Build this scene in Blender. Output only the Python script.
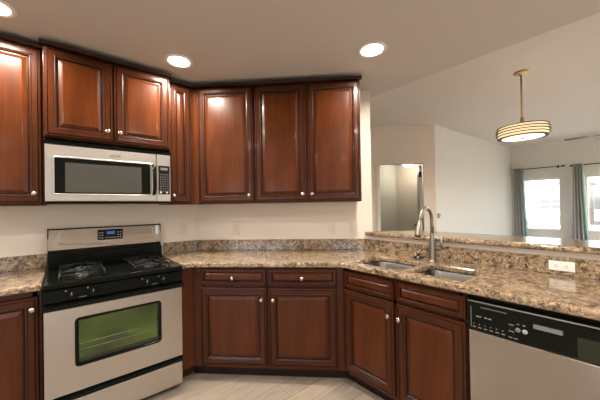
import bpy, bmesh, math, random
from mathutils import Vector, Matrix
from mathutils.geometry import tessellate_polygon
for o in list(bpy.data.objects):
    bpy.data.objects.remove(o)
C = bpy.context.scene.collection
S2 = math.sqrt(2)
rad = math.radians
scene = bpy.context.scene
# ------------------------------------------------------------------ camera, sky, exposure
XW, YW, DW = -2.821, 2.191, 3.829          # left wall x, bar wall y, corner wall y - x
cam = bpy.data.cameras.new('camera')
cam.sensor_width = 36.0
cam.lens = 276.605 / 600 * 36
cam.shift_y = 4.638 / 600
cam.clip_start = .05
cam_o = bpy.data.objects.new('camera', cam)
C.objects.link(cam_o)
yaw, pitch, roll = rad(49.716), rad(.43), rad(-.99)
fwd = Vector((-math.sin(yaw) * math.cos(pitch), math.cos(yaw) * math.cos(pitch), math.sin(pitch)))
rgt = Vector((math.cos(yaw), math.sin(yaw), 0))
up = rgt.cross(fwd)
r2 = rgt * math.cos(roll) + up * math.sin(roll)
u2 = -rgt * math.sin(roll) + up * math.cos(roll)
m3 = Matrix((r2, u2, -fwd)).transposed()
cam_o.matrix_world = Matrix.Translation((0, 0, 1.334)) @ m3.to_4x4()
scene.camera = cam_o
scene.view_settings.view_transform = 'Standard'
scene.view_settings.look = 'None'
scene.view_settings.gamma = 1
scene.view_settings.use_curve_mapping = False
scene.view_settings.exposure = 0.32
scene.cycles.use_denoising = True
scene.cycles.max_bounces = 10
scene.cycles.sample_clamp_indirect = 6.0
w = bpy.data.worlds.new('world')
scene.world = w
w.use_nodes = True
nt = w.node_tree
bg = nt.nodes['Background']
sky = nt.nodes.new('ShaderNodeTexSky')
sky.sky_type = 'NISHITA'
sky.sun_disc = False
sky.sun_elevation = rad(50)
sky.sun_rotation = rad(200)
sky.air_density = .8
sky.dust_density = 3.5
sky.ozone_density = .6
nt.links.new(sky.outputs[0], bg.inputs[0])
bg.inputs[1].default_value = 1.0
sun = bpy.data.lights.new('sun', 'SUN')
sun.energy = 12
sun.angle = rad(1)
sun.color = (1, .95, .88)
sun_o = bpy.data.objects.new('sun', sun)
C.objects.link(sun_o)
sun_o.rotation_euler = Vector((-.78, .30, -.72)).to_track_quat('-Z', 'Y').to_euler()
WARM = (1.0, .90, .78)
CAN_POWER, LIV_POWER, PEND_POWER, HALL_POWER = 21, 52, 13, 6

# ------------------------------------------------------------------ materials
def mat(name, col=(.5, .5, .5), rough=.5, metal=0, **kw):
    m = bpy.data.materials.new(name)
    m.use_nodes = True
    b = m.node_tree.nodes['Principled BSDF']
    b.inputs['Base Color'].default_value = (*col, 1)
    b.inputs['Roughness'].default_value = rough
    b.inputs['Metallic'].default_value = metal
    for k, v in kw.items():
        k = {'coat': 'Coat Weight', 'coat_r': 'Coat Roughness', 'em': 'Emission Color', 'ems': 'Emission Strength',
             'spec': 'Specular IOR Level', 'trans': 'Transmission Weight', 'alpha': 'Alpha'}[k]
        b.inputs[k].default_value = (*v, 1) if k == 'Emission Color' else v
    return m
def nodes(m):
    t = m.node_tree
    return t, t.nodes['Principled BSDF'], t.nodes.new, t.links.new
def coords(m, scale=(1, 1, 1), rot=(0, 0, 0)):
    t, b, N, Lk = nodes(m)
    tc = N('ShaderNodeTexCoord'); mp = N('ShaderNodeMapping')
    mp.inputs['Scale'].default_value = scale
    mp.inputs['Rotation'].default_value = rot
    Lk(tc.outputs['Object'], mp.inputs[0])
    return mp.outputs[0]
def noise(m, vec, scale, detail=4, rough=.5, dist=0):
    n = m.node_tree.nodes.new('ShaderNodeTexNoise')
    n.inputs['Scale'].default_value = scale; n.inputs['Detail'].default_value = detail
    n.inputs['Roughness'].default_value = rough; n.inputs['Distortion'].default_value = dist
    m.node_tree.links.new(vec, n.inputs['Vector'])
    return n.outputs[0]
def ramp(m, fac, stops, interp='LINEAR'):
    r = m.node_tree.nodes.new('ShaderNodeValToRGB')
    r.color_ramp.interpolation = interp
    e = r.color_ramp.elements
    while len(e) < len(stops): e.new(.5)
    for k, (p, c) in enumerate(stops):
        e[k].position = p; e[k].color = (*c, 1) if len(c) == 3 else c
    m.node_tree.links.new(fac, r.inputs[0])
    return r.outputs[0]
def mix(m, fac, a, b, mode='MIX'):
    n = m.node_tree.nodes.new('ShaderNodeMix'); n.data_type = 'RGBA'; n.blend_type = mode
    for s, v in ((n.inputs[0], fac), (n.inputs[6], a), (n.inputs[7], b)):
        if hasattr(v, 'is_output'): m.node_tree.links.new(v, s)
        elif isinstance(v, (int, float)): s.default_value = v
        else: s.default_value = (*v, 1)
    return n.outputs[2]
def bump(m, h, strength=.1, dist=.01):
    t, b, N, Lk = nodes(m)
    n = N('ShaderNodeBump'); n.inputs['Strength'].default_value = strength; n.inputs['Distance'].default_value = dist
    Lk(h, n.inputs['Height']); Lk(n.outputs[0], b.inputs['Normal'])
def setc(m, sock): m.node_tree.links.new(sock, m.node_tree.nodes['Principled BSDF'].inputs['Base Color'])

def wood_mat(name, c0, c1, c2, rough=.3):
    m = mat(name, c1, rough, spec=.22, coat=.08, coat_r=.10)
    v = coords(m, (14, 14, 1.3))
    n1 = noise(m, v, 2.2, 6, .6, .6)
    n2 = noise(m, coords(m, (1.2, 1.2, .8)), 3.0, 3)
    col = ramp(m, n1, [(.25, c0), (.5, c1), (.75, c2)])
    col = mix(m, .35, col, ramp(m, n2, [(.3, c0), (.7, c2)]))
    setc(m, col)
    return m
WOOD = wood_mat('cherry_wood', (.030, .0062, .0012), (.062, .0140, .0023), (.104, .0258, .0042))
GLAZE = wood_mat('dark_glazed_cherry', (.008, .003, .002), (.013, .0042, .0024), (.022, .0065, .003), .35)
WOODM = wood_mat('moulded_cherry', (.022, .0050, .0012), (.045, .0102, .0020), (.072, .0176, .0034))
NICKEL = mat('brushed_nickel', (.29, .265, .225), .36, 1)
KNOBM = mat('satin_nickel_knob', (.50, .46, .40), .27, 1)
def steel_mat(name, col, rough, sc, aniso=0):
    m = mat(name, col, rough, 1)
    if aniso:
        tn = m.node_tree.nodes.new('ShaderNodeTangent'); tn.direction_type = 'RADIAL'; tn.axis = 'Z'
        m.node_tree.links.new(tn.outputs[0], m.node_tree.nodes['Principled BSDF'].inputs['Tangent'])
        m.node_tree.nodes['Principled BSDF'].inputs['Anisotropic'].default_value = aniso
    n = noise(m, coords(m, sc), 3, 3)
    t, b, N, Lk = nodes(m)
    Lk(ramp(m, n, [(.3, (rough - .02,) * 3), (.7, (rough + .03,) * 3)]), b.inputs['Roughness'])
    return m
STEEL = steel_mat('brushed_steel', (.56, .54, .51), .34, (2, 2, 160), .75)
STEELD = steel_mat('dim_reflection_steel', (.42, .395, .365), .17, (2, 2, 160), .5)  # darkened copy of STEEL; dim reflections on dishwasher and stove back put into colour
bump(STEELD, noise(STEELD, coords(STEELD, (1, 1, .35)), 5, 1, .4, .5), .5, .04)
SINKS = steel_mat('sink_steel', (.22, .215, .205), .33, (120, 3, 3))
BLACK = mat('black_enamel', (.004, .005, .004), .11, spec=.14)
BLACKM = mat('black_plastic', (.006, .0065, .006), .30, spec=.14)
IRON = mat('cast_iron', (.006, .006, .006), .28, spec=.4)
MARK = mat('light_grey_print', (.45, .44, .42), .5)
MARKD = mat('dim_grey_print', (.16, .16, .15), .5)
WHITEP = mat('white_plastic', (.84, .83, .80), .35)
CREAMP = mat('cream_plastic', (.72, .64, .53), .4)
DARKSLOT = mat('dark_slot', (.06, .05, .04), .6)
BLUE = mat('blue_display', (.01, .05, .2), .3, em=(.05, .22, .8), ems=.35)
RUBBER = mat('black_rubber', (.012, .011, .010), .35)

def granite_mat():
    m = mat('speckled_granite', (.4, .3, .2), .16, coat=.3, coat_r=.08)
    t, b, N, Lk = nodes(m)
    v = coords(m)
    def vor(scale, rand=1.0):
        n = N('ShaderNodeTexVoronoi'); n.inputs['Scale'].default_value = scale
        n.inputs['Randomness'].default_value = rand
        mx = N('ShaderNodeMix'); mx.data_type = 'VECTOR'; mx.inputs[0].default_value = .045
        nn = N('ShaderNodeTexNoise'); nn.inputs['Scale'].default_value = scale * .8
        Lk(v, nn.inputs['Vector']); Lk(v, mx.inputs[4]); Lk(nn.outputs[1], mx.inputs[5])
        Lk(mx.outputs[1], n.inputs['Vector'])
        return n
    v1 = vor(70); v2 = vor(125)
    sep = N('ShaderNodeSeparateColor'); Lk(v1.outputs['Color'], sep.inputs[0])
    sep2 = N('ShaderNodeSeparateColor'); Lk(v2.outputs['Color'], sep2.inputs[0])
    big = ramp(m, sep.outputs[0], [(0, (.016, .011, .009)), (.17, (.075, .042, .028)), (.29, (.27, .185, .115)),
                                   (.48, (.33, .225, .130)), (.72, (.43, .315, .190)), (.92, (.56, .46, .33))], 'CONSTANT')
    small = ramp(m, sep2.outputs[0], [(0, (.014, .010, .008)), (.20, (.14, .085, .050)), (.38, (.32, .228, .142)), (.76, (.47, .37, .26))], 'CONSTANT')
    c = mix(m, .48, big, small)
    cl = noise(m, v, 14, 4, .6, 1.0)
    c = mix(m, ramp(m, cl, [(.53, (0, 0, 0)), (.64, (.74, .74, .74))]), c, (.045, .027, .018))
    setc(m, c)
    return m
GRANITE = granite_mat()

def paint_mat(name, col, sc=160, st=.06):
    m = mat(name, col, .75)
    v = coords(m)
    bump(m, noise(m, v, sc, 3), st, .004)
    n = noise(m, v, 1.5, 2)
    setc(m, mix(m, ramp(m, n, [(.3, (0, 0, 0)), (.7, (.25, .25, .25))]), col, tuple(c * .93 for c in col)))
    return m
PAINT = paint_mat('cream_wall_paint', (.785, .71, .62))
PAINTL = paint_mat('pale_wall_paint', (.77, .78, .73))
CEIL = paint_mat('dimmed_ceiling_paint', (.60, .565, .52), 90, .10)  # ceiling paint darkened: the kitchen ceiling's weaker light is put into the colour
CEILL = paint_mat('lit_ceiling_paint', (.74, .71, .66), 90, .10)  # brighter copy for the better lit living room ceiling
TRIMW = mat('white_trim_paint', (.80, .79, .75), .4)
def floor_mat():
    m = mat('wood_look_plank_tile', (.5, .4, .3), .42)
    t, b, N, Lk = nodes(m)
    v = coords(m, (1, 1, 1), (0, 0, rad(90)))
    br = N('ShaderNodeTexBrick'); Lk(v, br.inputs['Vector'])
    br.inputs['Scale'].default_value = 1; br.inputs['Brick Width'].default_value = 1.2
    br.inputs['Row Height'].default_value = .155; br.inputs['Mortar Size'].default_value = .0022
    br.inputs['Color1'].default_value = (.36, .292, .225, 1); br.inputs['Color2'].default_value = (.255, .212, .172, 1)
    br.inputs['Mortar'].default_value = (.17, .14, .115, 1); br.offset = .37
    br.inputs['Bias'].default_value = -.1
    n = noise(m, coords(m, (9, 1.2, 1)), 4, 6, .65, .8)
    c = mix(m, ramp(m, n, [(.30, (.62, .62, .62)), (.55, (0, 0, 0))]), br.outputs[0], (.165, .142, .124))
    setc(m, c)
    return m
FLOORM = floor_mat()
def glass_mat(name, tint=(1, 1, 1), refl=.08):
    m = bpy.data.materials.new(name); m.use_nodes = True
    t = m.node_tree; t.nodes.clear()
    o = t.nodes.new('ShaderNodeOutputMaterial'); mx = t.nodes.new('ShaderNodeMixShader')
    a = t.nodes.new('ShaderNodeBsdfTransparent'); g = t.nodes.new('ShaderNodeBsdfGlossy')
    a.inputs[0].default_value = (*tint, 1); g.inputs[1].default_value = .02
    mx.inputs[0].default_value = refl
    t.links.new(a.outputs[0], mx.inputs[1]); t.links.new(g.outputs[0], mx.inputs[2]); t.links.new(mx.outputs[0], o.inputs[0])
    return m
GLASS = glass_mat('window_glass')
OVENG = glass_mat('oven_glass', (.80, .86, .78), .05)
def oven_coat():
    m = mat('green_coated_inner_glass', (.2, .3, .1), .13, 1)
    n = noise(m, coords(m, (1, 1, 1.6)), 5.5, 3, .5, .6)
    setc(m, ramp(m, n, [(.32, (.11, .135, .065)), (.50, (.19, .29, .065)), (.66, (.25, .46, .075))]))  # mottled greens put the uneven blurred reflection into the coating colour
    return m
OVENC = oven_coat()
OVENIN = mat('oven_enamel', (.018, .021, .015), .35)
MWG = mat('grey_mesh_glass', (.050, .050, .045), .10, coat=.5, coat_r=.03)
OLIVE = mat('olive_reflection', (.017, .021, .010), .16, spec=.3)
def lens_mat(name, col, s):
    return mat(name, (.9, .85, .75), .4, em=col, ems=s)
CANLENS = lens_mat('lit_can_lens', (1, .90, .76), 14)
DIFF = lens_mat('lit_pendant_diffuser', (1, .72, .36), .8)
DIFFB = lens_mat('lit_pendant_bottom', (1, .86, .62), 1.2)
HALLL = lens_mat('lit_hall_lens', (1, .95, .85), 4)
GOLD = mat('antique_gold_metal', (.56, .42, .22), .34, 1)
BRONZE = mat('bronze_wood_ring', (.10, .058, .024), .45)
def cloth(name, col, tr):
    m = mat(name, col, .85); t, b, N, Lk = nodes(m)
    x = N('ShaderNodeMixShader'); q = N('ShaderNodeBsdfTranslucent'); q.inputs[0].default_value = (*tr, 1)
    x.inputs[0].default_value = .45
    o = [n for n in t.nodes if n.type == 'OUTPUT_MATERIAL'][0]
    Lk(b.outputs[0], x.inputs[1]); Lk(q.outputs[0], x.inputs[2]); Lk(x.outputs[0], o.inputs[0])
    return m
CURT = cloth('grey_curtain_cloth', (.60, .60, .58), (.52, .53, .51))
CURT2 = cloth('backlit_teal_sheer_cloth', (.55, .68, .62), (.50, .80, .70))  # sheer edge; light coming through it is put into the teal
BLKMET = mat('black_metal', (.02, .02, .02), .4)
FANM = mat('dark_fan_blade', (.022, .02, .018), .45)

# ------------------------------------------------------------------ mesh builder
class B:
    def __init__(s): s.bm = bmesh.new()
    def _merge(s, b, m):
        for f in b.faces: f.material_index = m
        me = bpy.data.meshes.new('tmp'); b.to_mesh(me); b.free()
        s.bm.from_mesh(me); bpy.data.meshes.remove(me)
    def box(s, x0, x1, y0, y1, z0, z1, m=0, bev=0, seg=2):
        b = bmesh.new()
        bmesh.ops.create_cube(b, size=1)
        for v in b.verts:
            v.co = Vector(((x0 + x1) / 2 + v.co.x * abs(x1 - x0), (y0 + y1) / 2 + v.co.y * abs(y1 - y0), (z0 + z1) / 2 + v.co.z * abs(z1 - z0)))
        if bev: bmesh.ops.bevel(b, geom=b.edges[:], offset=bev, segments=seg, affect='EDGES', profile=.5)
        s._merge(b, m); return s
    def rings(s, rings, m=0, closed=True, cap0=False, cap1=False, smooth=True, mats=None):
        vs = [[s.bm.verts.new(p) for p in r] for r in rings]
        n = len(rings[0])
        for k in range(len(vs) - 1):
            for j in range(n if closed else n - 1):
                f = s.bm.faces.new((vs[k][j], vs[k][(j + 1) % n], vs[k + 1][(j + 1) % n], vs[k + 1][j]))
                f.material_index = mats[k] if mats else m; f.smooth = smooth
        for flag, r in ((cap0, vs[0]), (cap1, vs[-1])):
            if flag:
                f = s.bm.faces.new(r); f.material_index = (mats[-1] if mats and r is vs[-1] else m)
        return s
    def lathe(s, prof, o=(0, 0, 0), axis='z', n=24, m=0, mats=None):
        o = Vector(o); R = []
        for r, h in prof:
            ring = []
            for k in range(n):
                a = 2 * math.pi * k / n; c, q = r * math.cos(a), r * math.sin(a)
                d = {'z': (c, q, h), 'x': (h, c, q), 'y': (q, h, c), '-y': (c, -h, q)}[axis]
                ring.append(o + Vector(d))
            R.append(ring)
        return s.rings(R, m, True, prof[0][0] > 1e-6, prof[-1][0] > 1e-6, True, mats)
    def tube(s, pts, r, n=10, m=0, caps=True):
        pts = [Vector(p) for p in pts]; rs = r if isinstance(r, (list, tuple)) else [r] * len(pts)
        R = []; t0 = (pts[1] - pts[0]).normalized()
        u = t0.orthogonal().normalized()
        for k, p in enumerate(pts):
            t = (pts[min(k + 1, len(pts) - 1)] - pts[max(k - 1, 0)]).normalized()
            u = (u - t * u.dot(t)).normalized(); v = t.cross(u)
            R.append([p + (u * math.cos(2 * math.pi * j / n) + v * math.sin(2 * math.pi * j / n)) * rs[k] for j in range(n)])
        return s.rings(R, m, True, caps, caps)
    def prism(s, poly, z0, z1, m=0, holes=()):
        loops = [[Vector((p[0], p[1], 0)) for p in l] for l in (poly, *holes)]
        tris = tessellate_polygon(loops)
        flat = [p for l in loops for p in l]
        lo = [s.bm.verts.new((p.x, p.y, z0)) for p in flat]; hi = [s.bm.verts.new((p.x, p.y, z1)) for p in flat]
        for t in tris:
            for L_ in (lo, hi):
                f = s.bm.faces.new([L_[i] for i in t]); f.material_index = m
        k = 0
        for l in loops:
            n = len(l)
            for j in range(n):
                a, b = k + j, k + (j + 1) % n
                f = s.bm.faces.new((lo[a], lo[b], hi[b], hi[a])); f.material_index = m
            k += n
        return s
    def build(s, name, mats, parent=None, loc=None, rz=0):
        bmesh.ops.recalc_face_normals(s.bm, faces=s.bm.faces[:])
        me = bpy.data.meshes.new(name); s.bm.to_mesh(me); s.bm.free()
        for m in (mats if isinstance(mats, (list, tuple)) else [mats]): me.materials.append(m)
        o = bpy.data.objects.new(name, me); C.objects.link(o)
        if parent: o.parent = parent
        if loc: o.location = loc
        o.rotation_euler.z = rz
        return o
def bevel_mod(o, wd, seg=3, ang=40):
    b = o.modifiers.new('bevel', 'BEVEL'); b.width = wd; b.segments = seg; b.limit_method = 'ANGLE'; b.angle_limit = rad(ang)
    return o
def tag(o, label, cat, group=None, kind=None):
    o['label'] = label; o['category'] = cat
    if group: o['group'] = group
    if kind: o['kind'] = kind
    return o
def thing(name, label, cat, loc=(0, 0, 0), rz=0, group=None):
    o = bpy.data.objects.new(name, None); C.objects.link(o); o.empty_display_size = .1
    o.location = loc; o.rotation_euler.z = rz
    return tag(o, label, cat, group)
def struct(o): o['kind'] = 'structure'; return o
def empty_struct(name, loc=(0, 0, 0), rz=0):
    o = bpy.data.objects.new(name, None); C.objects.link(o); o.location = loc; o.rotation_euler.z = rz
    return struct(o)
def text(body, size, name, m, parent, loc, rot=(math.pi / 2, 0, 0), depth=.0004):
    cu = bpy.data.curves.new(name, 'FONT'); cu.body = body; cu.size = size; cu.extrude = depth
    cu.align_x = 'CENTER'; cu.align_y = 'CENTER'
    cu.materials.append(m)
    tmp = bpy.data.objects.new(name, cu); C.objects.link(tmp)
    dg = bpy.context.evaluated_depsgraph_get(); dg.update()
    me = bpy.data.meshes.new_from_object(tmp.evaluated_get(dg)); bpy.data.objects.remove(tmp)
    me.materials.clear(); me.materials.append(m)
    o = bpy.data.objects.new(name, me); C.objects.link(o); o.parent = parent; o.location = loc; o.rotation_euler = rot
    return o
R90, R45 = rad(90), rad(45)
def leftloc(y, z=0): return (XW, y, z)                     # frame on the left wall, local x runs along +Y
def diagloc(t, z=0):                                      # frame on the angled wall
    x = (t * S2 - DW) / 2; return (x, x + DW, z)
def rightloc(x, z=0): return (x, YW, z)
def roundrect(x0, x1, y0, y1, r, n=6):
    P = []
    for cx, cy, a0 in ((x1 - r, y1 - r, 0), (x0 + r, y1 - r, 90), (x0 + r, y0 + r, 180), (x1 - r, y0 + r, 270)):
        for k in range(n + 1):
            a = rad(a0 + 90 * k / n); P.append((cx + r * math.cos(a), cy + r * math.sin(a)))
    return P

# ------------------------------------------------------------------ room shell
ZK, ZL = 2.452, 2.65                                     # kitchen and living room ceilings
b = B(); b.prism([(-6.5, -4.2), (3.6, -4.2), (3.6, 8.6), (-6.5, 8.6)], -.10, 0)
struct(b.build('floor', FLOORM))
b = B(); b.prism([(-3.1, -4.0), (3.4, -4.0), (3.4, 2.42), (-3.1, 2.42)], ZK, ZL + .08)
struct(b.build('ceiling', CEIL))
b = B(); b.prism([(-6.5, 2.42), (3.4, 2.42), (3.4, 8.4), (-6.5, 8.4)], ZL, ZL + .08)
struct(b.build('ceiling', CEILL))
def wall(name, p0, p1, thick, z0, z1, m, holes=(), side=1):
    """from p0 to p1, thickness away to the left (side=1) of the direction; holes are (u0, u1, z0, z1)"""
    p0, p1 = Vector((*p0, 0)), Vector((*p1, 0)); d = p1 - p0; L_ = d.length
    us = sorted({0, L_, *[h[0] for h in holes], *[h[1] for h in holes]})
    zs = sorted({z0, z1, *[h[2] for h in holes], *[h[3] for h in holes]})
    b = B()
    for i in range(len(us) - 1):
        for j in range(len(zs) - 1):
            uc, zc = (us[i] + us[i + 1]) / 2, (zs[j] + zs[j + 1]) / 2
            if any(h[0] < uc < h[1] and h[2] < zc < h[3] for h in holes): continue
            b.box(us[i], us[i + 1], 0, thick * side, zs[j], zs[j + 1])
    return struct(b.build(name, m, None, p0, math.atan2(d.y, d.x)))
wall('wall_left', (XW, -4.0), (XW, XW + DW + .06), .14, 0, ZL, PAINT)
# angled corner wall: a full height wall that stops just past the bar wall
ex = -1.582
b = B(); b.prism([(XW, XW + DW), (ex, ex + DW), (ex - .10, ex + DW + .10), (XW - .10, XW + DW + .10)], 0, ZL)
struct(b.build('wall_corner', PAINT))
b = B(); b.prism([(YW - DW, YW), (.10, YW), (.10, 1.58), (.20, 1.58), (.20, YW + .115), (-1.62, YW + .115)], 0, 1.050)
struct(b.build('wall_peninsula', PAINT))
# angled living room wall with the hall opening
A0, A1 = (-3.55, 3.02), (-2.019, 4.640)
dl = Vector((A1[0] - A0[0], A1[1] - A0[1])); La = dl.length; dl /= La
def on_angled(px_x):  # distance along the wall for a point with this x
    return (px_x - A0[0]) / dl.x
u0, u1 = on_angled(-2.672), on_angled(-2.128)
wall('wall_angled', A0, A1, .12, 0, ZL, PAINT, [(u0, u1, -.01, 2.02)])
wall('wall_return', (XW - .02, XW + DW + .06), A0, .12, 0, ZL, PAINT)
F0, F1 = (-2.019, 4.640), (-1.761, 8.133)
wall('wall_side', F0, F1, .12, 0, ZL, PAINTL)
YF = 8.133
WIN = [(-1.565, -.905, .715, 1.875), (-.545, .125, .715, 1.875), (1.3, 2.9, .05, 2.1)]  # last opening is unseen, added to let in more light
wall('wall_far', (-1.90, YF), (3.2, YF), .16, 0, ZL, PAINTL, [(a + 1.90, b_ + 1.90, c, d) for a, b_, c, d in WIN])
wall('wall_right', (3.2, 8.3), (3.2, -4.0), .14, 0, ZL, PAINT, [(1.6, 5.2, .05, 2.1), (9.2, 11.2, .9, 2.1)])  # both openings are out of view, added to let daylight in
wall('wall_back', (3.2, -4.0), (-2.96, -4.0), .14, 0, ZL, PAINT, [(.6, 3.2, .05, 2.1)])  # unseen opening added to bring daylight in behind the camera
# hall beyond the opening
HX, HY = -3.90, 6.63
wall('wall_hall', (HX, 3.0), (HX, HY), .12, 0, 2.40, PAINTL)
wall('wall_hall', (HX - .12, HY), (-1.90, HY), .12, 0, 2.40, PAINT)
wall('wall_hall', (HX - .12, 3.0), (A0[0] - .07, 3.0), .12, 0, 2.40, PAINT, side=-1)
b = B(); b.prism([(HX - .1, 2.95), (A0[0] - .10, 3.05), (-2.12, 4.72), (-1.99, HY + .1), (HX - .1, HY + .1)], 2.37, 2.42)
struct(b.build('ceiling_hall', CEIL))
# windows
def window(n, x0, x1, z0, z1, mull=False):
    o = empty_struct('window_%d' % n, ((x0 + x1) / 2, YF + .06, z0))
    hw, h = (x1 - x0) / 2, z1 - z0
    b = B(); f = .035
    b.box(-hw, -hw + f, 0, .06, 0, h, 0, .004).box(hw - f, hw, 0, .06, 0, h, 0, .004)
    b.box(-hw + f, hw - f, 0, .06, 0, f, 0, .004).box(-hw + f, hw - f, 0, .06, h - f, h, 0, .004)
    if mull: b.box(-.03, .03, .005, .055, f, h - f)
    b.build('window_frame', TRIMW, o)
    b = B(); b.box(-hw + f, hw - f, .027, .033, f, h - f); b.build('glass', GLASS, o)
    if n < 3:
        b = B(); b.box(-hw - .0, hw + .0, -.075, 0, -.0, .018, 0, .004); b.build('window_sill', TRIMW, o)
for k, (a, b_, c, d) in enumerate(WIN): window(k + 1, a, b_, c, d, k == 2)
# hall door, standing open inside the opening
jx, jy = A0[0] + dl.x * (u1 - .012), A0[1] + dl.y * (u1 - .012)
nrm = Vector((-dl.y, dl.x))
do = empty_struct('door_1', (jx + nrm.x * .13, jy + nrm.y * .13, 0), math.atan2(.868, -.498))
b = B(); b.box(0, .76, 0, .036, .012, 2.0, 0, .003); b.build('door_slab', TRIMW, do)
for z in (.22, 1.05, 1.845):
    b = B(); b.tube([(-.006, .040, z - .045), (-.006, .040, z + .045)], .008); b.box(-.001, .001, .003, .034, z - .045, z + .045)
    b.build('hinge', BLKMET, do)
b = B(); b.lathe([(.03, 0), (.03, .008), (.012, .012), (.012, .04), (.027, .05), (.024, .07), (0, .075)], (.70, .036, .95), 'y')
b.build('door_knob', NICKEL, do)
b = B()
b.box(-.012, .045, -.014, .0, 0, 2.065); b.box(u1 - u0 - .045, u1 - u0 + .012, -.014, 0, 0, 2.065); b.box(.045, u1 - u0 - .045, -.014, 0, 2.02, 2.065)
ct = struct(b.build('trim_1', PAINT, None, (A0[0] + dl.x * u0, A0[1] + dl.y * u0, 0), math.atan2(dl.y, dl.x)))

# ------------------------------------------------------------------ cabinets
def loopset(x0, x1, z0, z1, prof):
    return [[(x0 + i, y, z0 + i), (x1 - i, y, z0 + i), (x1 - i, y, z1 - i), (x0 + i, y, z1 - i)] for i, y in prof]
# (inset, depth towards the room, material of the band that follows): 0 wood, 1 dark glaze, 2 moulding
PROF = [(0, 0, 2), (0, .010, 1), (.002, .014, 2), (.006, .019, 2), (.012, .020, 1), (.014, .0165, 1), (.017, .0165, 2), (.021, .0215, 2), (.045, .0215, 1),
        (.047, .0185, 2), (.052, .0200, 2), (.058, .0180, 1), (.064, .0095, 1), (.069, .0095, 0), (.088, .0165, 0), (.092, .0175, 0)]
def door(parent, x0, x1, z0, z1, y, name='door', knob=None, small=False):
    """a raised panel front in the parent's frame; y is the carcass face (negative), front grows to -y"""
    k = .50 if small else 1.0
    pr = [(i * k if i > .02 or small else i, -d) for i, d, _ in PROF]
    o = bpy.data.objects.new(name, None)
    w_, h_ = x1 - x0, z1 - z0
    b = B()
    b.rings(loopset(-w_ / 2, w_ / 2, 0, h_, pr), smooth=False, mats=[m for _, _, m in PROF][:-1] + [0], cap0=True, cap1=True)
    o = b.build(name, [WOOD, GLAZE, WOODM], parent, ((x0 + x1) / 2, y, z0))
    if knob:
        b = B()
        b.lathe([(.006, .0), (.0055, .010), (.0075, .014), (.014, .019), (.0158, .024), (.0140, .029), (.008, .032), (0, .0328)], (0, 0, 0), '-y', 20)
        b.build('knob', KNOBM, o, (knob[0] - (x0 + x1) / 2, -.0205, knob[1] - z0))
    return o
def sweep(b, path, prof, ends=(0, 0), m=0, mats=None):
    """mitred moulding: path of 2D points (outside on the right of travel), prof of (out, z); ends shift each end by k*out"""
    P = [Vector(p) for p in path]; n = len(P); R = []
    for k in range(n):
        d0 = (P[k] - P[k - 1]).normalized() if k else None
        d1 = (P[k + 1] - P[k]).normalized() if k < n - 1 else None
        ring = []
        for out, z in prof:
            if d0 is None: q = P[k] + Vector((d1.y, -d1.x)) * out - d1 * (ends[0] * out)
            elif d1 is None: q = P[k] + Vector((d0.y, -d0.x)) * out + d0 * (ends[1] * out)
            else:
                n0, n1 = Vector((d0.y, -d0.x)), Vector((d1.y, -d1.x))
                q = P[k] + (n0 + n1) / (1 + n0.dot(n1)) * out
            ring.append((q.x, q.y, z))
        R.append(ring)
    b.rings(R, m, True, True, True, False)
    return b
ZU0, ZU1 = 1.372, 2.409
CROWN = [(0, 2.4015), (.034, 2.4015), (.040, 2.406), (.046, 2.412), (.049, 2.421), (0, 2.421)]
def crown(parent, path, ends=(0, 0)):
    b = B(); sweep(b, path, [(o, z) for o, z in CROWN], ends)
    o = b.build('crown_moulding', [GLAZE, WOODM], parent)
    for p in o.data.polygons:
        c = sum((o.data.vertices[v].co.z for v in p.vertices)) / len(p.vertices)
        p.material_index = 1 if c < 2.402 else 0
    return o
UD, UF = .325, .345      # carcass and door-face depth of the wall cabinets
# wall cabinet left of the microwave
t = thing('wall_cabinet', 'tall cherry wall cabinet at the left edge, left of the microwave', 'cabinet', leftloc(-1.027, ZU0 - ZU0), R90)
W_ = 1.027 - .107
b = B(); b.box(0, W_, -UD, -.003, ZU0, 2.40, 0, .002); b.build('body', WOODM, t)
door(t, .455, W_ - .008, 1.379, 2.398, -UD, knob=(W_ - .046, 1.449))
door(t, .008, .451, 1.379, 2.398, -UD, knob=(.046, 1.449))
crown(t, [(0, -UD), (W_ - .001, -UD)])
# wall cabinet over the microwave
t = thing('wall_cabinet', 'short two door cherry wall cabinet right above the microwave', 'cabinet', leftloc(-.104), R90)
W_ = .764
b = B(); b.box(0, W_, -.41, -.003, 1.812, 2.40, 0, .002); b.build('body', WOODM, t)
door(t, .006, .371, 1.819, 2.398, -.41, knob=(.339, 1.893))
door(t, .378, W_ - .010, 1.819, 2.398, -.41, knob=(.413, 1.893))
crown(t, [(-.018, -.41), (W_ + .010, -.41)])
# narrow wall cabinet right of the microwave
YC = XW + UD + DW - UD * S2       # the inside corner of the upper faces
t = thing('wall_cabinet', 'very narrow cherry wall cabinet between the microwave and the corner', 'cabinet', leftloc(.664), R90)
W_ = YC - .664
b = B(); b.prism([(0, -.003), (0, -UD), (W_, -UD), (W_ + .08, -.13), (W_ + .08, -.003)], ZU0, 2.40); b.build('body', WOODM, t)
door(t, .006, W_ - .020, 1.379, 2.398, -UD, knob=(.036, 1.446), small=False)
crown(t, [(0, -UD), (W_, -UD)], (0, -math.tan(R45 / 2)))
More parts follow.
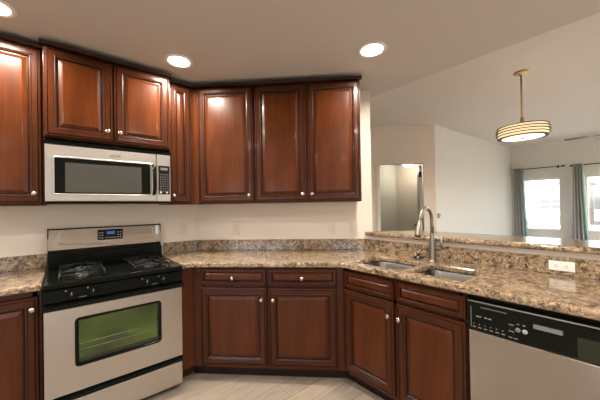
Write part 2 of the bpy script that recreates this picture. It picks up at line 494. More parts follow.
# angled wall cabinets
tc = ((XW + UD) * 2 + DW - UD * S2) / S2
t1, t2, t3 = -1.0905, -.588, .330
t = thing('wall_cabinet', 'tall single door cherry wall cabinet in the angled corner', 'cabinet', diagloc(tc), R45)
W_ = t2 - tc
b = B(); b.prism([(-.09, -.115), (.0, -UD), (W_, -UD), (W_, -.003), (-.09, -.003)], ZU0, 2.40); b.build('body', WOODM, t)
b = B(); b.box(.004, t1 - tc - .004, -UD - .006, -UD, ZU0 + .002, 2.36, 0, .002); b.build('filler_strip', WOOD, t)
door(t, t1 - tc, W_ - .006, 1.379, 2.398, -UD, knob=(W_ - .046, 1.440))
crown(t, [(0, -UD), (W_, -UD)], (-math.tan(R45 / 2), 0))
t = thing('wall_cabinet', 'tall two door cherry wall cabinet on the angled wall, nearest the bar', 'cabinet', diagloc(t2), R45)
W_ = t3 - t2
b = B(); b.box(0, W_, -UD, -.003, ZU0, 2.40, 0, .002); b.build('body', WOODM, t)
door(t, .006, W_ / 2 - .003, 1.379, 2.398, -UD, knob=(W_ / 2 - .040, 1.440))
door(t, W_ / 2 + .003, W_ - .006, 1.379, 2.398, -UD, knob=(W_ / 2 + .040, 1.440))
crown(t, [(0, -UD), (W_ + .014, -UD)])
# ---- base cabinets
BD, BF = .61, .63
def basebox(t, x0, x1, top=True, name='body'):
    b = B(); th = .018
    b.box(x0, x0 + th, -BD + .002, -.004, .10, .875).box(x1 - th, x1, -BD + .002, -.004, .10, .875)
    b.box(x0 + th, x1 - th, -BD + .002, -.004, .10, .118).box(x0 + th, x1 - th, -.02, -.004, .118, .875)
    b.box(x0 + th, x1 - th, -BD, -BD + .018, .10, .125).box(x0 + th, x1 - th, -BD, -BD + .018, .835, .875)
    b.box(x0 + th, x1 - th, -BD, -BD + .018, .700, .745)
    c = (x0 + x1) / 2
    b.box(c - .025, c + .025, -BD, -BD + .018, .125, .835)
    b.box(x0, x0 + .04, -BD, -BD + .018, .10, .875).box(x1 - .04, x1, -BD, -BD + .018, .10, .875)
    if top: b.box(x0 + th, x1 - th, -BD + .02, -.02, .857, .875)
    return b.build(name, WOODM, t)
def toe(t, x0, x1, e=(0, 0)):
    b = B(); b.prism([(x0 - e[0], -.535), (x1 + e[1], -.535), (x1 + e[1] , -.515), (x0 - e[0], -.515)], .001, .10)
    return b.build('toe_kick', GLAZE, t)
t = thing('base_cabinet', 'cherry base cabinet left of the stove, tall door with a knob beside the stove', 'cabinet', leftloc(-1.095), R90)
W_ = 1.095 - .110
basebox(t, 0, W_); toe(t, 0, W_)
door(t, W_ / 2 + .004, W_ - .012, .122, .845, -BD, knob=(W_ - .040, .779))
door(t, .012, W_ / 2 - .004, .122, .845, -BD, knob=(.040, .779))
# the angled base cabinet with its fillers
c1y = XW + BD + DW - BD * S2
tc1 = ((XW + BD) * 2 + DW - BD * S2) / S2
c2x = YW - BD - DW + BD * S2
tc2 = (2 * c2x + DW - BD * S2) / S2
t = thing('base_cabinet', 'cherry base cabinet in the angled corner, two drawers over two doors', 'cabinet', diagloc(tc1), R45)
W_ = tc2 - tc1
basebox(t, .055, W_ - .036)
for a, c in ((0, .055), (W_ - .036, W_)):
    b = B(); b.box(a, c, -BD, -BD + .018, .10, .875); b.build('filler_strip', WOODM, t)
toe(t, 0, W_, (.03, .03))
xs = [(-.960 - tc1, -.438 - tc1), (-.425 - tc1, .094 - tc1)]
for k, (a, c) in enumerate(xs):
    door(t, a, c, .738, .866, -BD, 'drawer', knob=((a + c) / 2, .797), small=True)
    door(t, a, c, .124, .722, -BD, knob=((c - .038) if k == 0 else (a + .038), .634))
# panel that closes the run between the stove and the corner
fp = B(); L_ = c1y - .664
fp.box(0, L_, -BD, -BD + .018, .10, .875).box(0, L_, -.535, -.517, .001, .10).box(0, .018, -BD + .018, -.004, .10, .875)
tag(fp.build('filler_panel', WOOD, None, leftloc(.664), R90), 'narrow plain cherry filler panel between the stove and the corner', 'panel')
# sink base
SX0, SX1 = c2x, -.540
t = thing('base_cabinet', 'cherry sink base cabinet left of the dishwasher, two false drawers over two doors', 'cabinet', rightloc(SX0), 0)
W_ = SX1 - SX0
basebox(t, .0, W_, False); toe(t, 0, W_, (.03, 0))
for k, (a, c) in enumerate([(.024, .430), (.446, W_ - .004)]):
    door(t, a, c, .733, .857, -BD, 'drawer_front', small=True)
    door(t, a, c, .122, .722, -BD, knob=((c - .030) if k == 0 else (a + .028), .634))

# ------------------------------------------------------------------ worktops, sink, faucet
def corner(o):
    a = (XW + o, XW + o + DW - o * S2); y = YW - o; return a, (y - DW + o * S2, y)
def run_poly(o0, o1, ys, xe):
    f, g = corner(o1); p, q = corner(o0)
    return [(XW + o1, ys), f, g, (xe, YW - o1), (xe, YW - o0), q, p, (XW + o0, ys)]
SINKY0, SINKY1 = 1.640, 1.972
BOWLS = [(-1.318, -.945), (-.890, -.580)]
holes = [roundrect(a, c, SINKY0, SINKY1, .06) for a, c in BOWLS]
t = thing('countertop', 'long speckled granite countertop running from the stove past the sink', 'countertop', (-1.6, 1.3, .876))
b = B(); b.prism(run_poly(.004, .645, .662, .098), .877, .915, 0, holes)
s = bevel_mod(b.build('slab', GRANITE, t, (1.6, -1.3, -.876)), .011)
b = B(); b.prism(run_poly(.002, .022, .700, .098), .9155, 1.017)
bevel_mod(b.build('backsplash', GRANITE, t, (1.6, -1.3, -.876)), .003, 2, 50)
t = thing('countertop', 'short speckled granite countertop at the left edge, left of the stove', 'countertop', leftloc(-1.1, .876), R90)
b = B(); b.box(0, 1.1 - .109, -.645, -.004, .001, .039); bevel_mod(b.build('slab', GRANITE, t), .011)
b = B(); b.box(0, 1.1 - .109, -.022, -.002, .0395, .141); bevel_mod(b.build('backsplash', GRANITE, t), .003, 2)
# raised bar ledge
b = B()
b.prism([(-1.600, 2.140), (.30, 2.140), (.30, 2.56), (-1.30, 2.56), (-1.575, 2.262), (-1.575, 2.225)], 1.0515, 1.089)
o = b.build('bar_ledge', GRANITE)
tag(bevel_mod(o, .014, 3), 'raised granite bar ledge on the half wall behind the sink', 'ledge')
# sink
t = thing('kitchen_sink', 'stainless steel double bowl sink set in the granite countertop', 'sink', (-.97, 1.82, .68))
for (a, c) in BOWLS:
    cx, cy = (a + c) / 2, (SINKY0 + SINKY1) / 2
    hw, hh = (c - a) / 2 + .004, (SINKY1 - SINKY0) / 2 + .004
    b = B()
    R = []
    for e, z, r in [(.012, .875, .072), (.0, .875, .062), (-.002, .872, .060), (-.006, .74, .058), (-.016, .700, .05), (-.04, .688, .04), (-.10, .684, .03), (-.125, .683, .02)]:
        R.append([(x, y, z - .68) for x, y in roundrect(-hw - e, hw + e, -hh - e, hh + e, r)])
    b.rings(R, 0, True, False, True)
    o = b.build('bowl', SINKS, t, (cx + .97, cy - 1.82, 0))
    so = o.modifiers.new('thick', 'SOLIDIFY'); so.thickness = .0012; so.offset = -1
    b = B(); b.lathe([(.043, 0), (.043, .003), (.035, .004), (.030, .001), (0, .001)], (0, 0, .004)); b.build('drain', NICKEL, o)
# faucet
t = thing('kitchen_faucet', 'tall brushed nickel gooseneck faucet behind the sink', 'faucet', (-.925, 2.05, .915))
b = B(); b.lathe([(.031, .0005), (.031, .006), (.027, .010), (.0255, .02), (.0245, .10), (.022, .14), (.0165, .18), (.0135, .20), (.0135, .205)], n=24); b.build('base', NICKEL, t)
pts = [(0, 0, .19), (0, 0, .28)]
for k in range(0, 13):
    a = math.pi * k / 12 * .93; pts.append((0, -.088 + .088 * math.cos(a), .305 + .088 * math.sin(a)))
e = Vector(pts[-1]); d = (e - Vector(pts[-2])).normalized(); pts.append(tuple(e + d * .02))
b = B(); b.tube(pts, .0128, 14); sp = b.build('spout', NICKEL, t)
q = e + d * .015
b = B(); b.tube([q, q + d * .012, q + d * .05, q + d * .105, q + d * .115], [.0135, .0145, .0175, .0225, .0205], 16)
hd = b.build('spray_head', NICKEL, t)
b = B(); b.tube([q + d * .1152, q + d * .118], .0175, 16); b.build('nozzle', RUBBER, hd)
b = B(); b.tube([(.018, 0, .098), (.060, -.004, .100), (.070, -.005, .103)], [.0135, .0125, .009], 12)
b.tube([(.062, -.004, .098), (.066, -.006, .13), (.069, -.008, .185)], [.0105, .0075, .0065], 10); b.build('handle', NICKEL, t)
b = B(); b.lathe([(.034, 0.0005), (.036, .004), (.032, .012), (.014, .016), (.012, .028), (.016, .034), (.012, .038), (0, .039)], n=20)
b.tube([(.02, 0, .010), (.046, .004, .012)], .007, 8)
o = b.build('sink_stopper', RUBBER, None, (-1.065, 2.115, .915)); tag(o, 'small black rubber sink stopper lying left of the faucet base', 'stopper')

# ------------------------------------------------------------------ stove
t = thing('gas_stove', 'freestanding stainless and black gas range between the base cabinets', 'stove', leftloc(-.104), R90)
RW = .764
b = B(); b.box(.002, RW - .002, -.625, -.03, .03, .880, 0, .004)
for x in (.04, RW - .04):
    for y in (-.58, -.08): b.lathe([(.018, .001), (.018, .03)], (x, y, 0), n=12)
b.build('body', BLACKM, t)
b = B(); b.box(.004, RW - .004, -.660, -.627, .037, .200, 0, .004); dr = b.build('drawer', STEEL, t)
b = B(); sweep(b, [(.003, -.627), (RW - .003, -.627)], [(0, .200), (.020, .201), (.036, .207), (.040, .216), (.034, .226), (.018, .236), (0, .238)])
b.build('handle', BLACK, dr)
# oven door with a framed window
b = B()
x0, x1, z0, z1 = .142, .618, .392, .683
zA, zB = .246, .752
fr = roundrect(x0, x1, z0, z1, .022)
me_out = [(.003, zA), (RW - .003, zA), (RW - .003, zB), (.003, zB)]
loops = [[Vector((p[0], p[1], 0)) for p in l] for l in (me_out, fr)]
flat = [p for l in loops for p in l]
V = {}
for y in (-.660, -.628):
    V[y] = [b.bm.verts.new((p.x, y, p.y)) for p in flat]
    for tri in tessellate_polygon(loops): b.bm.faces.new([V[y][i] for i in tri])
k0 = 0
for l in loops:
    for j in range(len(l)):
        a_, c_ = k0 + j, k0 + (j + 1) % len(l)
        b.bm.faces.new((V[-.660][a_], V[-.660][c_], V[-.628][c_], V[-.628][a_]))
    k0 += len(l)
od = b.build('door', STEEL, t)
b = B()
R = [[(px, y, pz) for px, pz in roundrect(x0 - e, x1 + e, z0 - e, z1 + e, .022 + e)] for e, y in [(.002, -.659), (.002, -.664), (-.004, -.666), (-.014, -.664), (-.016, -.655), (-.016, -.640)]]
b.rings(R, 0, True, False, False); b.build('window_frame', BLACK, od)
b = B(); b.box(x0 + .012, x1 - .012, -.654, -.650, z0 + .012, z1 - .012); b.build('window_glass', OVENG, od)
b = B(); b.box(x0 + .020, x1 - .022, -.6415, -.6403, z0 + .035, z1 - .018); b.build('inner_glass', OVENC, od)
b = B()
b.box(x0 - .01, x1 + .01, -.640, -.6385, z0 - .01, z1 + .01); b.build('door_lining', OVENIN, od)
b = B()
for z in (.482, .520):
    b.tube([(x0 + .018, -.646, z), (x1 - .018, -.646, z)], .0018, 6)
b.build('rack', MARK, od)
b = B()
sweep(b, [(.001, -.640), (RW - .001, -.640)], [(0, .753), (.040, .753), (.054, .760), (.060, .772), (.056, .784), (.040, .790), (0, .790)])
b.build('handle', BLACK, od)
# control panel and knobs
b = B(); sweep(b, [(0, -.60), (RW, -.60)], [(0, .793), (.060, .793), (.068, .80), (.066, .870), (.060, .878), (0, .880)]); cp = b.build('control_panel', BLACK, t)
for x in (.127, .231, .527, .630):
    b = B(); b.lathe([(.022, -.004), (.022, .004), (.0195, .008), (.018, .020), (.012, .023), (0, .0235)], (x, -.667, .832), '-y', 24)
    b.box(x - .0045, x + .0045, -.698, -.684, .812, .853, 0, .002)
    kn = b.build('knob', BLACKM, cp)
    b = B(); b.box(x - .0012, x + .0012, -.6988, -.698, .835, .853); b.build('pointer', MARK, kn)
    b = B(); b.lathe([(.0042, 0), (.0042, .001), (0, .001)], (x - .026, -.667, .858), '-y', 10); b.build('indicator_mark', MARK, cp)
for x in (.180, .578):
    b = B(); b.box(x - .018, x + .018, -.6684, -.667, .808, .8125); b.build('panel_marking', MARKD, cp)
# cooktop, burners, grates
b = B(); b.box(0, RW, -.690, -.075, .8815, .910, 0, .008, 3); 
b.box(.012, RW - .012, -.665, -.085, .9085, .9115, 0, .001)
cook = b.build('cooktop', BLACK, t)
for bx in (.185, .580):
    for by in (-.49, -.275):
        b = B(); b.lathe([(.062, .9115), (.060, .915), (.040, .917), (.038, .924), (.030, .930), (0, .931)], (bx, by, 0), n=24); b.build('burner', IRON, cook)
    b = B()
    hw = .112
    y0, y1 = -.600, -.165
    yc = (y0 + y1) / 2; zt = .938; r = .0052
    for x in (bx - hw, bx + hw): b.tube([(x, y0, zt), (x, y1, zt)], r, 8)
    for y in (y0, yc, y1): b.tube([(bx - hw, y, zt), (bx + hw, y, zt)], r, 8)
    for by in (-.49, -.275):
        for k in range(4):
            a = R90 * k; c_, s_ = round(math.cos(a)), round(math.sin(a))
            b.tube([(bx + c_ * hw, by + s_ * .108, zt), (bx + c_ * .035, by + s_ * .035, zt + .004)], r, 8)
    for x in (bx - hw, bx + hw):
        for y in (y0, yc, y1): b.tube([(x, y, .9118), (x, y, zt)], .006, 8)
    b.build('grate', IRON, cook)
# backguard
b = B(); b.box(.0, RW, -.075, -.006, .8815, 1.032, 0, .004); b.box(.0, RW, -.118, -.074, .905, 1.012, 0, .012, 3)
bgd = b.build('backguard', BLACK, t)
b = B(); sweep(b, [(.0, -.006), (RW, -.006)], [(0, 1.0325), (.060, 1.0325), (.064, 1.04), (.062, 1.115), (.056, 1.19), (.050, 1.199), (.04, 1.202), (0, 1.202)])
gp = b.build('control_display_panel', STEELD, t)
for a_, c_ in ((-.0015, .006), (RW - .006, RW + .0015)):
    b = B(); b.box(a_, c_, -.067, -.006, 1.033, 1.204, 0, .002); b.build('end_cap', BLACK, gp)
b = B()
pts = [(.07 + (RW - .14) * k / 24, -.0705, 1.085 - .022 * math.sin(math.pi * k / 24)) for k in range(25)]
b.tube([(p[0], -.070 , p[2]) for p in pts], .0028, 6)
b.tube([(.07, -.0702, 1.085), (.062, -.067, 1.11), (.066, -.063, 1.165), (.08, -.062, 1.178)], .002, 6)
b.tube([(RW - .07, -.0702, 1.085), (RW - .062, -.067, 1.11), (RW - .066, -.063, 1.165), (RW - .08, -.062, 1.178)], .002, 6)
b.build('embossed_line', STEEL, gp)
b = B(); b.box(.298, .472, -.071, -.055, 1.092, 1.176, 0, .005, 3); dp = b.build('display_panel', BLACKM, gp)
b = B(); b.box(.360, .414, -.0722, -.0705, 1.136, 1.160, 0, .0006); b.build('clock_display', BLUE, dp)
b = B()
for x in (.312, .330, .437, .455):
    for z in (1.110, 1.130, 1.150): b.box(x - .005, x + .005, -.0722, -.0708, z - .003, z + .003)
for k in range(5): b.box(.350 + k * .016, .358 + k * .016, -.0722, -.0708, 1.107, 1.112)
b.build('button_markings', MARK, dp)
def badge(parent, x, y, z, s=1.0, rz=0):
    b = B(); n = 28
    ring = lambda rx, rz_: [(x + rx * s * math.cos(2 * math.pi * k / n), z + rz_ * s * math.sin(2 * math.pi * k / n) + .15 * rx * s * math.cos(2 * math.pi * k / n)) for k in range(n)]
    o1, i1 = ring(.030, .0085), ring(.026, .0060)
    b.rings([[(p[0], y, p[1]) for p in o1], [(p[0], y - .0012, p[1]) for p in o1], [(p[0], y - .0012, p[1]) for p in i1], [(p[0], y, p[1]) for p in i1]], 0, True)
    o = b.build('emblem', KNOBM, parent)
    tx = text('Whirlpool', .016 * s, 'lettering', MARKD, o, (x, y - .0008, z))
    return o
badge(gp, .385, -.0702, 1.047)

# ------------------------------------------------------------------ microwave
t = thing('microwave_oven', 'stainless over the range microwave hung under the short cabinet', 'microwave', leftloc(-.104), R90)
MW = .766
b = B(); b.box(.001, MW - .002, -.372, -.004, 1.392, 1.809, 0, .003)
b.build('body', BLACKM, t)
b = B(); sweep(b, [(.0, -.373), (MW, -.373)], [(0, 1.7765), (.030, 1.7765), (.042, 1.781), (.040, 1.798), (.030, 1.808), (0, 1.809)])
vg = b.build('vent_grille', BLACK, t)
b = B(); b.box(.004, MW - .004, -.385, -.02, 1.3805, 1.3915, 0, .003); b.build('underside_tray', BLACKM, t)
b = B(); b.box(.002, .659, -.400, -.373, 1.396, 1.7755, 0, .006, 3); md = b.build('door', STEEL, t)
x0, x1, z0, z1 = .046, .632, 1.444, 1.692
b = B(); R = [[(px, y, pz) for px, pz in roundrect(x0 - e, x1 + e, z0 - e, z1 + e, .012 + max(e, -.01))] for e, y in [(.006, -.399), (.004, -.4035), (0, -.4042), (-.003, -.4036), (-.005, -.4005)]]
b.rings(R, 0, True); b.build('window_bezel', STEEL, md)
b = B(); b.box(x0 + .004, .614, -.4030, -.3985, z0 + .005, z1 - .005); wp = b.build('window_border', BLACK, md)
b = B(); b.box(.104, .553, -.4042, -.4028, 1.458, 1.657); b.build('window_glass', MWG, wp)
b = B()
pts = [(.638, -.402, 1.452), (.638, -.425, 1.462), (.640, -.434, 1.50), (.640, -.436, 1.56), (.640, -.434, 1.62), (.638, -.425, 1.668), (.638, -.402, 1.682)]
b.tube(pts, [.012, .013, .014, .0145, .014, .013, .012], 12); b.build('handle', BLACK, md)
badge(md, .385, -.4004, 1.728)
b = B(); b.box(.662, MW - .001, -.399, -.373, 1.396, 1.7755, 0, .005, 3); mp_ = b.build('control_panel', STEEL, t)
b = B(); b.box(.674, .758, -.4012, -.398, 1.452, 1.684, 0, .001); kp = b.build('keypad', BLACKM, mp_)
b = B(); b.box(.690, .742, -.4022, -.4008, 1.648, 1.668); b.build('display', mat('grey_display', (.16, .16, .15), .3), kp)
b = B()
for k in range(8):
    for j in range(4):
        b.box(.686 + j * .018, .693 + j * .018, -.4022, -.4010, 1.478 + k * .019, 1.4825 + k * .019)
for x in (.690, .735): b.lathe([(.009, 0), (.009, .0012), (0, .0012)], (x, -.4008, 1.466), '-y', 12)
b.build('buttons', mat('keypad_print', (.34, .34, .32), .5), kp)

# ------------------------------------------------------------------ dishwasher
t = thing('dishwasher', 'stainless dishwasher with black control strip at the right edge', 'dishwasher', rightloc(-.534), 0)
DWW = .602
b = B(); b.box(.003, DWW - .003, -.600, -.01, .03, .862, 0, .003); b.box(.02, DWW - .02, -.535, -.01, .001, .03); b.build('body', BLACKM, t)
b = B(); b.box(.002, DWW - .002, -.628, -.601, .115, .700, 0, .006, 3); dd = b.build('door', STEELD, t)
b = B(); b.box(.002, DWW - .002, -.560, -.537, .002, .112); b.build('kick_plate', BLACKM, t)
b = B(); sweep(b, [(.002, -.601), (DWW - .002, -.601)], [(0, .7015), (.027, .7015), (.032, .705), (.030, .80), (.033, .835), (.028, .850), (.020, .855), (0, .856)])
cp = b.build('control_panel', BLACK, t)
b = B(); b.tube([(.004, -.632, .845), (DWW - .004, -.632, .845)], .0035, 8); b.build('top_trim', MARKD, cp)
b = B(); b.box(.258, .362, -.6345, -.632, .782, .808, 0, .001); hp = b.build('handle_pocket', BLACKM, cp)
b = B(); sweep(b, [(.262, -.632), (.356, -.632)], [(0, .784), (.006, .785), (.0035, .803), (0, .803)]); b.build('latch', mat('grey_latch', (.14, .14, .135), .4), hp)
b = B(); b.box(.398, DWW - .006, -.6335, -.629, .708, .792, 0, .001); b.build('reflection_patch', OLIVE, cp)  # olive insert stands in for a reflection, put in as colour
b = B(); b.box(.016, .0185, -.6335, -.629, .715, .820); b.build('edge_marking', MARKD, cp)
b = B()
for k in range(18): b.box(.060 + k * .006, .0635 + k * .006, -.6332, -.630, .819 - 0 * k, .824)
b.build('vent_slots', MARKD, cp)
GP = mat('grey_print', (.27, .27, .26), .5)
b = B()
for k in range(3): b.box(.040 + k * .017 + (0 if k == 0 else .018), .040 + k * .017 + (.022 if k == 0 else .030), -.6332, -.629, .772, .776)
b.build('upper_marking', GP, cp)
b = B()
for k in range(6): b.box(.024 + k * .024, .038 + k * .024, -.6332, -.629, .718, .7215); b.box(.027 + k * .024, .031 + k * .024, -.6332, -.629, .733, .737)
b.build('lower_marking', GP, cp)
for bx in ((.172, .192, .773, .776), (.172, .192, .743, .746), (.192, .206, .715, .718), (.172, .186, .715, .718), (.202, .212, .782, .785), (.224, .234, .782, .785)):
    b = B(); b.box(bx[0], bx[1], -.6332, -.629, bx[2], bx[3]); b.build('button_marking', GP, cp)
for x, mm in ((.180, BLACKM), (.207, MARKD), (.232, mat('pale_button', (.34, .36, .34), .4))):
    b = B(); b.lathe([(.010, 0), (.010, .003), (.0075, .004), (0, .004)], (x, -.6315, .758), '-y', 16); b.build('button', mm, cp)
b = B(); b.lathe([(.0085, 0), (.0085, .003), (0, .003)], (.19, -.6315, .735), '-y', 16); b.build('button', BLACKM, cp)

# ------------------------------------------------------------------ outlets and switch
def outlet(name, label, loc, rz, m, kind='outlet', horiz=False, toggle=False, grp=None):
    t = thing(name, label, kind, loc, rz, grp)
    hw, hh = (.0575, .026 + .009) if horiz else (.035, .0575)
    if horiz: hw, hh = .0555, .0275
    b = B(); b.box(-hw, hw, -.007, -.0005, -hh, hh, 0, .002); p = b.build('cover_plate', m, t)
    if toggle:
        b = B(); b.box(-.011, .011, -.0085, -.0065, -.025, .025, 0, .001); s_ = b.build('switch', m, t)
        return t
    for s in (-1, 1):
        cx, cz = (s * .022, 0) if horiz else (0, s * .020)
        b = B(); b.rings([[(cx + px, y, cz + pz) for px, pz in roundrect(-.0155, .0155, -.0145, .0145, .008)] for y in (-.0065, -.0086)], 0, True, False, True, False)
        soc = b.build('socket', m, t)
        b = B()
        for dx in (-.006, .006): 
            if horiz: b.box(cx - .004, cx + .005, -.0091, -.0084, cz + dx - .0013, cz + dx + .0013)
            else: b.box(cx + dx - .0012, cx + dx + .0012, -.0091, -.0084, cz - .001, cz + .008)
        (b.lathe([(.0025, 0), (.0025, .0007), (0, .0007)], (cx + (-.009 if horiz else 0), -.0084, cz - (0 if horiz else .007)), '-y', 8))
        b.build('slots', DARKSLOT, soc)
    return t
outlet('wall_outlet', 'cream duplex outlet on the wall just right of the stove back panel', leftloc(.883, 1.141), R90, CREAMP)
outlet('wall_outlet', 'cream duplex outlet under the single door corner wall cabinet', diagloc(-.868, 1.122), R45, CREAMP)
outlet('wall_outlet', 'cream duplex outlet under the rightmost wall cabinet, left of a switch', diagloc(.094, 1.120), R45, CREAMP)
outlet('light_switch', 'cream switch plate on the wall beside the end of the bar ledge', diagloc(.300, 1.117), R45, CREAMP, 'switch', toggle=True)
outlet('wall_outlet', 'white horizontal duplex outlet on the granite backsplash above the dishwasher', (-.246, YW - .022, .968), 0, WHITEP, horiz=True)
sd = Vector((F1[0] - F0[0], F1[1] - F0[1])).normalized()
t = thing('thermostat', 'small grey wall control at the edge of the living room wall', 'thermostat', (F0[0] + sd.x * .06, F0[1] + sd.y * .06, 1.145), math.atan2(sd.y, sd.x))
b = B(); b.box(-.028, .028, -.020, -.001, -.04, .04, 0, .004); b.build('cover', mat('grey_plastic', (.36, .36, .34), .5), t)
b = B(); b.tube([(.0, -.022, .01), (.0, -.05, .01)], .012, 10); b.build('dial', WHITEP, t)

# ------------------------------------------------------------------ lamps
def lamp(name, typ, loc, energy, col=WARM, size=.12, parent=None, spread=None, radius=None):
    l = bpy.data.lights.new(name, typ); l.energy = energy; l.color = col
    if typ == 'AREA':
        l.shape = 'DISK'; l.size = size
        if spread: l.spread = rad(spread)
    else: l.shadow_soft_size = radius or .05
    o = bpy.data.objects.new(name, l); C.objects.link(o); o.location = loc
    if parent: o.parent = parent
    return o
def can(x, y, z, label, power):
    t = thing('recessed_light', label, 'ceiling light', (x, y, z), 0, 'recessed kitchen ceiling lights')
    b = B(); b.lathe([(.074, -.0005), (.102, -.0005), (.102, -.004), (.096, -.007), (.082, -.007), (.076, -.004), (.074, -.0005)], n=40); b.build('trim_ring', WHITEP, t)
    b = B(); b.lathe([(.076, -.003), (.060, -.0065), (.02, -.008), (0, -.008)], n=32); b.build('lens', CANLENS, t)
    lamp('lamp', 'AREA', (0, 0, -.012), power, WARM, .12, t, 165)
can(-2.173, .665, ZK, 'lit recessed ceiling light in front of the narrow corner cabinets', CAN_POWER)
can(-1.162, 1.688, ZK, 'lit recessed ceiling light above the sink side of the kitchen', CAN_POWER * .8)
can(-2.200, -.300, ZK, 'lit recessed ceiling light at the top left edge of the photo', CAN_POWER)
# added out-of-frame kitchen lamps without fixtures; the first placed for a dishwasher streak
for k, (x, y) in enumerate([(-.78, -.95), (-.05, .80), (-1.5, -2.1), (1.5, -.8)]):
    lamp('lamp', 'AREA', (x, y, ZK - .012), CAN_POWER, WARM, .14, None, 165)
# unseen lamps added to brighten the living room, no fixtures built
for x, y in [(1.9, 4.2), (1.9, 6.6)]:
    lamp('lamp', 'AREA', (x, y, ZL - .012), LIV_POWER, WARM, .14, None, 165)
# pendant over the bar
PX, PY = -.665, 3.515
t = thing('pendant_lamp', 'ringed gold drum pendant lamp hanging over the bar', 'pendant lamp', (PX, PY, ZL))
b = B(); b.lathe([(.001, -.0005), (.062, -.0005), (.062, -.012), (.056, -.018), (.012, -.022), (.012, -.034), (.001, -.034)], n=28); b.build('canopy', GOLD, t)
b = B(); b.tube([(0, 0, -.030), (0, 0, -.545)], .0085, 12)
b.lathe([(.009, -.45), (.016, -.46), (.018, -.53), (.03, -.545), (.03, -.550), (.001, -.550)], n=16); b.build('rod', GOLD, t)
z0, z1 = -.660, -.548
b = B(); b.lathe([(.190, z0 + .003), (.200, z0 + .015), (.203, (z0 + z1) / 2), (.199, z1 - .010), (.190, z1)], n=56); b.build('diffuser', DIFF, t)
b = B(); b.lathe([(.186, z0 + .002), (.15, z0 - .003), (.08, z0 - .006), (0, z0 - .007)], n=56); bd = b.build('bottom_diffuser', DIFFB, t)
b = B(); b.lathe([(.016, z0 - .006), (.016, z0 - .011), (.008, z0 - .016), (0, z0 - .017)], n=16); b.build('finial', GOLD, bd)
b = B()
for k in range(3):
    a = k * 2 * math.pi / 3; b.tube([(.02 * math.cos(a), .02 * math.sin(a), -.545), (.190 * math.cos(a), .190 * math.sin(a), z1 - .004)], .004, 6)
b.build('spider_frame', GOLD, t)
for k in range(5):
    z = z0 + .000 + k * .0262; ro = (.209, .218, .222, .219, .211)[k]
    b = B(); b.lathe([(.188, z), (ro, z), (ro, z + .0055), (.188, z + .0055), (.188, z)], n=64, mats=[1, 1, 0, 1]); b.build('ring', [GOLD, BRONZE], t)
lamp('lamp', 'POINT', (0, 0, z1 - .03), PEND_POWER, (1, .80, .56), parent=t, radius=.05)
lamp('lamp', 'AREA', (0, 0, z0 - .024), PEND_POWER * .7, (1, .80, .55), .3, t)
# hall flush light
t = thing('ceiling_light', 'glowing flush mount ceiling light in the hall beyond the opening', 'ceiling light', (-3.33, 6.20, 2.37))
b = B(); b.lathe([(.001, -.0005), (.13, -.0005), (.13, -.03), (.12, -.035)], n=32); b.build('base', WHITEP, t)
b = B(); b.lathe([(.14, -.034), (.135, -.07), (.10, -.115), (.05, -.138), (0, -.143)], n=32); b.build('glass_shade', HALLL, t)
lamp('lamp', 'POINT', (0, 0, -.24), HALL_POWER, (1, .88, .70), parent=t, radius=.08)

# ------------------------------------------------------------------ ceiling fan (mostly outside the frame)
t = thing('ceiling_fan', 'dark ceiling fan with a thin blade reaching in at the right edge', 'ceiling fan', (.33, 6.35, ZL))
b = B(); b.lathe([(.001, -.0005), (.07, -.0005), (.06, -.05), (.013, -.06), (.013, -.20), (.001, -.20)], n=20); b.build('down_rod', BLKMET, t)
b = B(); b.lathe([(.02, -.19), (.09, -.20), (.11, -.25), (.10, -.31), (.05, -.335), (0, -.337)], n=28); b.build('motor_housing', BLKMET, t)
for k in range(5):
    a = math.pi + .05 + k * 2 * math.pi / 5
    b = B(); n = 10; R = []
    for j in range(n + 1):
        r = .18 + .80 * j / n; hwid = .055 + .02 * math.sin(math.pi * j / n) if j < n else .045
        R.append([(r, -hwid, -.002), (r, hwid, .001), (r, hwid, .006), (r, -hwid, .003)])
    b.rings(R, 0, True, True, True, False)
    bl = b.build('blade', FANM, t, (0, 0, -.295), a)
    b = B(); b.box(.08, .26, -.018, .018, -.012, -.002, 0, .002); b.tube([(.25, 0, -.012), (.25, 0, -.022)], .012, 10); b.build('blade_bracket', BLKMET, bl)

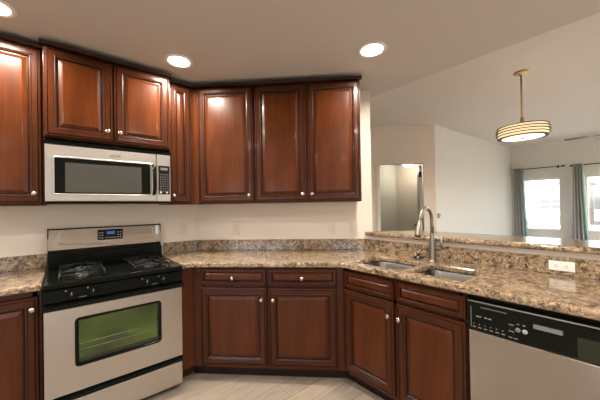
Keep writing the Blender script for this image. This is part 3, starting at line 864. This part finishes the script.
# ------------------------------------------------------------------ curtains and rods
def rod(label, x0, x1, z):
    t = thing('curtain_rod', label, 'curtain rod', ((x0 + x1) / 2, YF - .075, z))
    h = (x1 - x0) / 2
    b = B(); b.tube([(-h, 0, 0), (h, 0, 0)], .010, 10); b.build('rod', BLKMET, t)
    for s in (-1, 1):
        b = B(); b.tube([(s * h, 0, 0), (s * (h + .012), 0, 0), (s * (h + .02), 0, 0), (s * (h + .05), 0, 0)], [.010, .016, .022, .016], 12); b.build('finial', BLKMET, t)
        b = B(); b.box(s * (h - .06) - .008, s * (h - .06) + .008, .0, .074, -.008, .008); b.box(s * (h - .06) - .015, s * (h - .06) + .015, .070, .0745, -.03, .03); b.build('bracket', BLKMET, t)
rod('black curtain rod over the left window, ending short of the other rod', -1.655, -.880, 2.105)
rod('black curtain rod over the right window, cut by the photo edge', -.700, .28, 2.092)
def curtain(label, pt, pb, z0, z1, m, m2, waves, ph=0):
    """pt/pb: x spans at top and bottom; one wavy sheet of cloth with thickness"""
    b = B(); nx, nz = 90, 14; y0 = YF - .150
    V = []
    for j in range(nz + 1):
        f = j / nz; e = f ** 1.6
        xa, xb = pt[0] * (1 - e) + pb[0] * e, pt[1] * (1 - e) + pb[1] * e
        V.append([b.bm.verts.new((xa + (xb - xa) * i / nx, y0 + .034 * math.sin(2 * math.pi * waves * i / nx + ph) * (1 + .25 * math.sin(3 * f + i * .1)), z1 + (z0 - z1) * f)) for i in range(nx + 1)])
    for j in range(nz):
        for i in range(nx):
            f = b.bm.faces.new((V[j][i], V[j][i + 1], V[j + 1][i + 1], V[j + 1][i])); f.smooth = True
            f.material_index = 1 if (i > nx * .80) else 0
    o = b.build('curtain', [m, m2])
    so = o.modifiers.new('thick', 'SOLIDIFY'); so.thickness = .003
    return tag(o, label, 'curtain', 'grey curtains')
curtain('grey curtain hanging at the left side of the left window', (-1.695, -1.505), (-1.690, -1.41), .02, 2.125, CURT, CURT2, 4)
curtain('grey curtain hanging between the two windows on the right rod', (-.71, -.55), (-.755, -.45), .02, 2.112, CURT, CURT2, 4, .6)

# ------------------------------------------------------------------ outside the windows
b = B(); b.box(-60, 60, 8.7, 90, -.6, -.5); struct(b.build('ground', mat('pale_gravel_ground', (.62, .57, .50), .9)))
STUCCO = mat('white_stucco', (.82, .79, .74), .9); WDARK = mat('dark_window_pane', (.10, .11, .13), .2); ROOFM = mat('tan_roof', (.55, .44, .36), .9)
def building(label, x0, x1, y0, y1, h, wins):
    t = thing('building', label, 'building', ((x0 + x1) / 2, (y0 + y1) / 2, -.5), 0, 'white buildings outside the windows')
    hw, hd = (x1 - x0) / 2, (y1 - y0) / 2
    b = B(); b.box(-hw, hw, -hd, hd, 0.001, h); b.build('walls', STUCCO, t)
    b = B(); b.box(-hw - .2, hw + .2, -hd - .2, hd + .2, h, h + .25, 0, .05); b.build('parapet', ROOFM, t)
    for (wx, wz, ww, wh) in wins:
        b = B(); b.box(wx - ww / 2, wx + ww / 2, -hd - .06, -hd + .02, wz - wh / 2, wz + wh / 2)
        wi = b.build('window', WDARK, t)
        b = B(); b.box(wx - .03, wx + .03, -hd - .08, -hd - .05, wz - wh / 2, wz + wh / 2); b.box(wx - ww / 2, wx + ww / 2, -hd - .08, -hd - .05, wz - .03, wz + .03); b.build('window_bars', STUCCO, wi)
building('low white building with a barred window seen through the left window', -6.5, -1.9, 29, 37, 3.3, [(.35, 1.70, 1.25, .75), (1.8, 1.70, .55, .6), (-1.6, 1.7, .5, .6)])
building('taller white building seen through the right window', -1.2, 6.5, 30, 38, 5.5, [(-3.0, 3.9, .5, .8), (-2.2, 3.9, .5, .8), (-1.4, 3.9, .5, .8), (-2.6, 1.6, .5, .5), (-.4, 1.5, .6, .6), (1.2, 3.9, .5, .8)])
SHRUB = mat('dusty_green_leaves', (.30, .31, .20), .9)
rnd = random.Random(4)
for k, (x, y, r) in enumerate([(-5.0, 26.5, .55), (-3.5, 27, .75), (-2.1, 26.4, .5)]):
    b = B()
    for j in range(260):
        th, ph = rnd.uniform(0, 2 * math.pi), math.acos(rnd.uniform(-.2, 1)); q = r * rnd.uniform(.6, 1.05)
        c = Vector((q * math.sin(ph) * math.cos(th), q * math.sin(ph) * math.sin(th), max(.03, r * .25 + q * math.cos(ph))))
        u = Vector((rnd.gauss(0, 1), rnd.gauss(0, 1), rnd.gauss(0, 1))).normalized(); v = u.orthogonal().normalized()
        b.bm.faces.new([b.bm.verts.new(c + u * .12), b.bm.verts.new(c + v * .05), b.bm.verts.new(c - u * .12), b.bm.verts.new(c - v * .05)])
    b.tube([(0, 0, 0.001), (0, 0, r * .5)], .04, 6)
    tag(b.build('shrub', SHRUB, None, (x, y, -.5)), ['leftmost low shrub outside in front of the low building', 'largest round shrub outside in front of the low building', 'rightmost low shrub outside in front of the low building'][k], 'shrub', 'shrubs outside')
